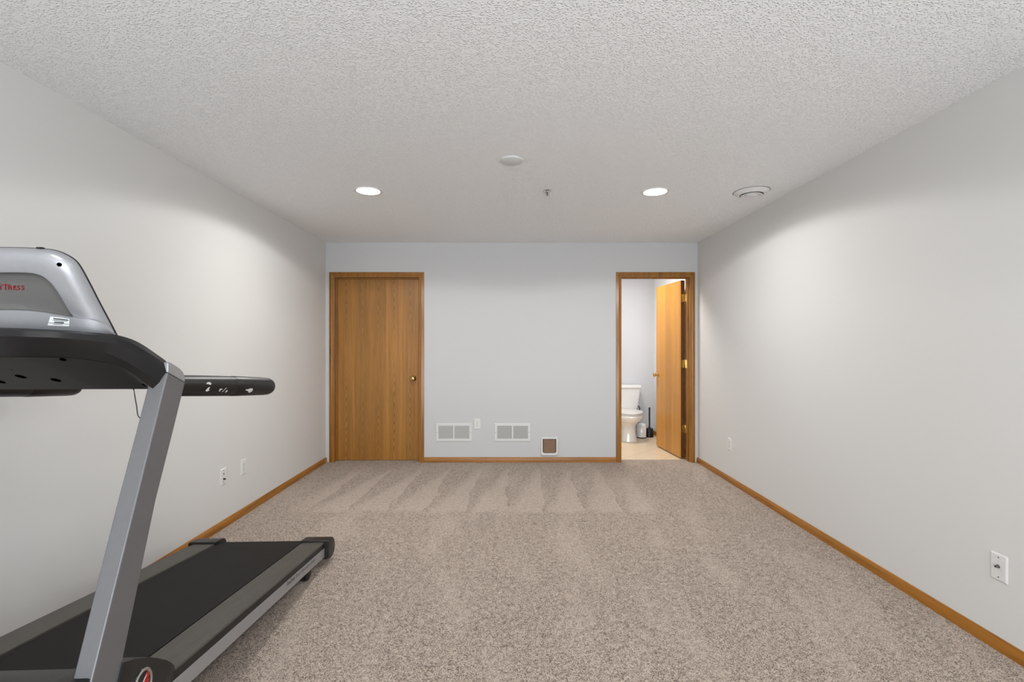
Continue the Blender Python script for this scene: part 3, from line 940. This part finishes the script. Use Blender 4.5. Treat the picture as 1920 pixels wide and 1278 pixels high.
# dark panel closing the tray from below, sloping down towards the runner
us = []
for d in Dd:
    e_ = (min(d[0], .300), -.5, 1.167)
    d2_ = (d[0] * .998, d[1] + .004, d[2] - .0015)
    us.append([d2_, e_, (e_[0], -.49, max(1.170, 1.167)), (d2_[0] * .99, d2_[1] + .03, d2_[2] + .004)])
full = [[(-p[0], p[1], p[2]) for p in c] for c in reversed(us[1:])] + us
under = MB().loft(full).build('tray_underside', M['underside'], tm, smooth=28)
slope = Vector((0, .24, -.108)).normalized()
nn = Vector((0, -.108, -.24)).normalized()
def flush_disc(name, host, parent, centre, direction, ax, ay, ra, rb, mat, lift=.0007):
    """thin dark disc lying on a host surface, found by casting onto it"""
    from mathutils.bvhtree import BVHTree
    bv = BVHTree.FromPolygons([v.co.copy() for v in host.data.vertices], [list(p.vertices) for p in host.data.polygons])
    ring = []
    for k in range(20):
        a = 2 * PI * k / 20
        p = Vector(centre) + ax * ra * math.cos(a) + ay * rb * math.sin(a)
        hit = bv.ray_cast(p + direction * .06, -direction)[0]
        ring.append((hit if hit else p) + direction * lift)
    m = MB()
    m.loft([[p - direction * lift * 2 for p in ring], ring])
    return m.build(name, mat, parent, smooth=0)
for c_, r in (((.2016, -.6862, 1.2643), .0068), ((.0123, -.6027, 1.2136), .0115), ((.086, -.5749, 1.2013), .0115), ((.3039, -.524, 1.1823), .0065), ((-.0835, -.5639, 1.1963), .0115), ((.0329, -.6503, 1.2352), .0015), ((.2334, -.5997, 1.2229), .0016)):
    flush_disc('screw_hole', under, under, c_, nn, Vector((1, 0, 0)), slope, r, r * 1.25, M['hole'])
# cord hanging beside the upright
MB().tube([(.2186, -.50, 1.19), (.2186, -.45, 1.161), (.2215, -.45, 1.14), (.2253, -.45, 1.118), (.2278, -.45, 1.104), (.2286, -.45, 1.0923), (.231, -.45, 1.078), (.2369, -.45, 1.0699), (.25, -.45, 1.066), (.29, -.48, 1.07), (.333, -.52, 1.075)], .0016, 8).build('cord', M['ink'], tm)

# --- console head (its back faces the camera)
R_ = [(0, -.6877, 1.568), (.094, -.6877, 1.568), (.142, -.687, 1.566), (.1755, -.685, 1.563), (.200, -.681, 1.554), (.220, -.675, 1.5395), (.230, -.666, 1.520), (.239, -.6455, 1.474), (.247, -.623, 1.424), (.2557, -.601, 1.376), (.263, -.581, 1.332), (.20, -.575, 1.316), (.1, -.5735, 1.3144), (0, -.5735, 1.3144)]
Q_ = [(0, -.692, 1.500), (.0841, -.6921, 1.5002), (.1117, -.6919, 1.4997), (.1329, -.6907, 1.4971), (.1497, -.6877, 1.4904), (.1616, -.6822, 1.4781), (.1688, -.676, 1.4644), (.1756, -.6659, 1.442), (.1805, -.6551, 1.4179), (.1849, -.6466, 1.3992), (.1904, -.6394, 1.3832), (.1297, -.6446, 1.3947), (.075, -.6478, 1.4018), (0, -.6483, 1.403)]
def rimv(h): return -.585 - .45 * (h - 1.34)
def smooth_outline(P, corner=10, k=4):
    out = refine(P[:corner + 1], k)
    for a, b in zip(P[corner:], P[corner + 1:]):
        for j in range(1, k + 1): out.append(tuple(a[i] + (b[i] - a[i]) * j / k for i in range(3)))
    return out
R_, Q_ = smooth_outline(R_), smooth_outline(Q_)
def lerp(a, b, t): return tuple(a[i] + (b[i] - a[i]) * t for i in range(3))
def offv(ring, dv): return [(u, rimv(h) + dv, h) for u, v, h in ring]
def ctr(ring, k, dv):
    cu, ch = 0, 1.445
    return [(u * k, rimv(ch + (h - ch) * k) + dv, ch + (h - ch) * k) for u, v, h in ring]
def mix(t): return [lerp(a, b, t) for a, b in zip(R_, Q_)]
head = MB()
head.loft([sym(offv(R_, 0)), sym(offv(mix(.05), -.012)), sym(offv(mix(.16), -.024)), sym(offv(mix(.34), -.033)), sym(offv(mix(.6), -.037)), sym(offv(mix(.93), -.036)), sym(offv(Q_, -.035))], caps=False)
shell = head.build('console_shell', M['silver'], tm, smooth=40)
rc = MB()
rc.loft([sym(offv(Q_, -.0352)), sym(ctr(Q_, .985, -.030)), sym(ctr(Q_, .95, -.0245)), sym(ctr(Q_, .85, -.022)), sym(ctr(Q_, .5, -.021)), sym(ctr(Q_, .0006, -.021))], caps=False)
rc.build('console_recess', M['recess'], shell, smooth=35)
rm = MB()
rm.loft([sym(offv(R_, .0005)), sym(ctr(R_, 1.010, .001)), sym(ctr(R_, 1.010, .004)), sym(ctr(R_, .93, .020)), sym(ctr(R_, .82, .034)), sym(ctr(R_, .5, .034))], caps=True)
rm.build('console_rim', M['blackp'], tm, smooth=40)
MB().loft([sym(ctr(R_, .74, .0335)), sym(ctr(R_, .73, .0365))]).build('display', M['screen'], tm, smooth=0)
# silver lower band
Tt = refine([(0, -.6600, 1.4025), (.084, -.6575, 1.4011), (.1383, -.6543, 1.3941), (.1986, -.6492, 1.3826), (.2400, -.6360, 1.3775), (.2590, -.6160, 1.3640), (.2650, -.5980, 1.3420)], 4)
bd = []
for u, v, h in Tt:
    k = min(1, max(0, (h - 1.33) / .06))
    bd.append([(u * .84, v + .045, h), (u, v + .004, h), (u, v - .001, h - .003), (u + .001, v + .004, h - .02 * k - .004), (u + .0015, v + .012, min(h - .005, 1.336)), (u * .95, v + .025, min(h - .007, 1.328)), (u * .8, v + .06, min(h - .007, 1.328))])
full = [[(-p[0], p[1], p[2]) for p in c] for c in reversed(bd[1:])] + bd
band = MB().loft(full).build('console_band', M['silver'], tm, smooth=40)
# label sticker on the band
def bandp(u, h, off):
    # nearest column of the band's front
    c = min(bd, key=lambda q: abs(q[2][0] - u))
    pts = c[2:5]
    for p, q in zip(pts, pts[1:]):
        if q[2] <= h <= p[2]:
            t = (h - q[2]) / (p[2] - q[2])
            return (u, q[1] + t * (p[1] - q[1]) - off, h)
    return (u, pts[-1][1] - off, h)
lab = [[(.128, 1.3590), (.142, 1.3580), (.158, 1.3575), (.172, 1.3570), (.184, 1.3565)], [(.1400, 1.3835), (.152, 1.3825), (.165, 1.3810), (.178, 1.3790), (.1900, 1.3770)]]
mid = [tuple((a[i] + b[i]) / 2 for i in range(2)) for a, b in zip(*lab)]
m = MB()
m.loft([[bandp(u, h, .0010) for u, h in row] for row in (lab[0], mid, lab[1])], closed=False, caps=False)
bmesh.ops.solidify(m.bm, geom=m.bm.faces, thickness=.0004)
lb_ = m.build('label_sticker', M['label'], band, smooth=30)
lb_['label'] = 'small white printed label'
for t0, a0, a1, th in ((.80, .22, .95, .0016), (.62, .20, .88, .0007), (.42, .30, .72, .0016), (.30, .03, .98, .0006), (.20, .28, .66, .0006)):
    pts = []
    for k in range(7):
        q = a0 + (a1 - a0) * k / 6
        i = q * 4
        j = min(3, int(i))
        lo = [lab[0][j][x] + (lab[0][j + 1][x] - lab[0][j][x]) * (i - j) for x in (0, 1)]
        hi = [lab[1][j][x] + (lab[1][j + 1][x] - lab[1][j][x]) * (i - j) for x in (0, 1)]
        u, h = lo[0] + (hi[0] - lo[0]) * t0, lo[1] + (hi[1] - lo[1]) * t0
        pts.append(bandp(u, h, .0018))
    MB().tube(pts, th, 6).build('printed_line', M['ink'], band, smooth=0)
# red brush script across the recess, drawn stroke by stroke; x runs with u
X0, CWD, H0 = .0165, .0104, 1.4575
def stroke_set(x, strokes): return [[(x + (p[0] + .22 * p[1]) * CWD, H0 + p[1] * CWD) for p in st_] for st_ in strokes]
GL = {
    'L': [[(.35, 1.5), (.15, .6), (0, 0), (.9, .05)]],
    'i': [[(.45, .95), (.25, 0)], [(.55, 1.35), (.57, 1.4)]],
    'f': [[(1.0, 1.5), (.75, 1.55), (.55, 1.2), (.30, -.3)], [(.15, .9), (1.0, .95)]],
    'e': [[(.1, .5), (.8, .6), (.75, .95), (.4, .95), (.15, .5), (.25, .05), (.85, .1)]],
    'F': [[(.5, 1.5), (.1, 0)], [(.5, 1.5), (1.3, 1.55)], [(.3, .8), (.9, .85)]],
    't': [[(.75, 1.45), (.35, .1), (.7, 0)], [(-.4, 1.12), (.6, 1.18), (1.9, 1.20)]],
    'n': [[(.25, .95), (.05, 0)], [(.15, .5), (.5, .95), (.8, .85), (.65, .1), (.95, .05)]],
    's': [[(.9, .95), (.35, .92), (.3, .6), (.75, .4), (.65, .05), (.0, .02)]],
}
word = [('L', -6.4), ('i', -5.4), ('f', -4.8), ('e', -3.8), ('F', -2.0), ('i', -.7), ('t', .45), ('n', 1.55), ('e', 2.75), ('s', 3.75), ('s', 4.85)]
lt = MB()
for ch, pos in word:
    for st_ in stroke_set(X0 + pos * CWD, GL[ch]):
        lt.tube([(x, rimv(h) - .0213, h) for x, h in st_], .0015 if ch != 't' else .0013, 8)
lt.build('logo_lettering', M['red'], shell, smooth=40, weld=False)['label'] = 'red brush script lettering'
# screw hole in the upper corner and the little catch on the top edge
flush_disc('corner_hole', shell, shell, (.2021, rimv(1.5211) - .03, 1.5211), Vector((0, -1, 0)), Vector((1, 0, 0)), Vector((0, 0, 1)), .0052, .0055, M['hole'], .0006)
MB().box(.136, .152, rimv(1.566) - .006, rimv(1.566) + .004, 1.5655, 1.5695).build('top_catch', M['charcoal'], shell, smooth=0, bevel=.001)
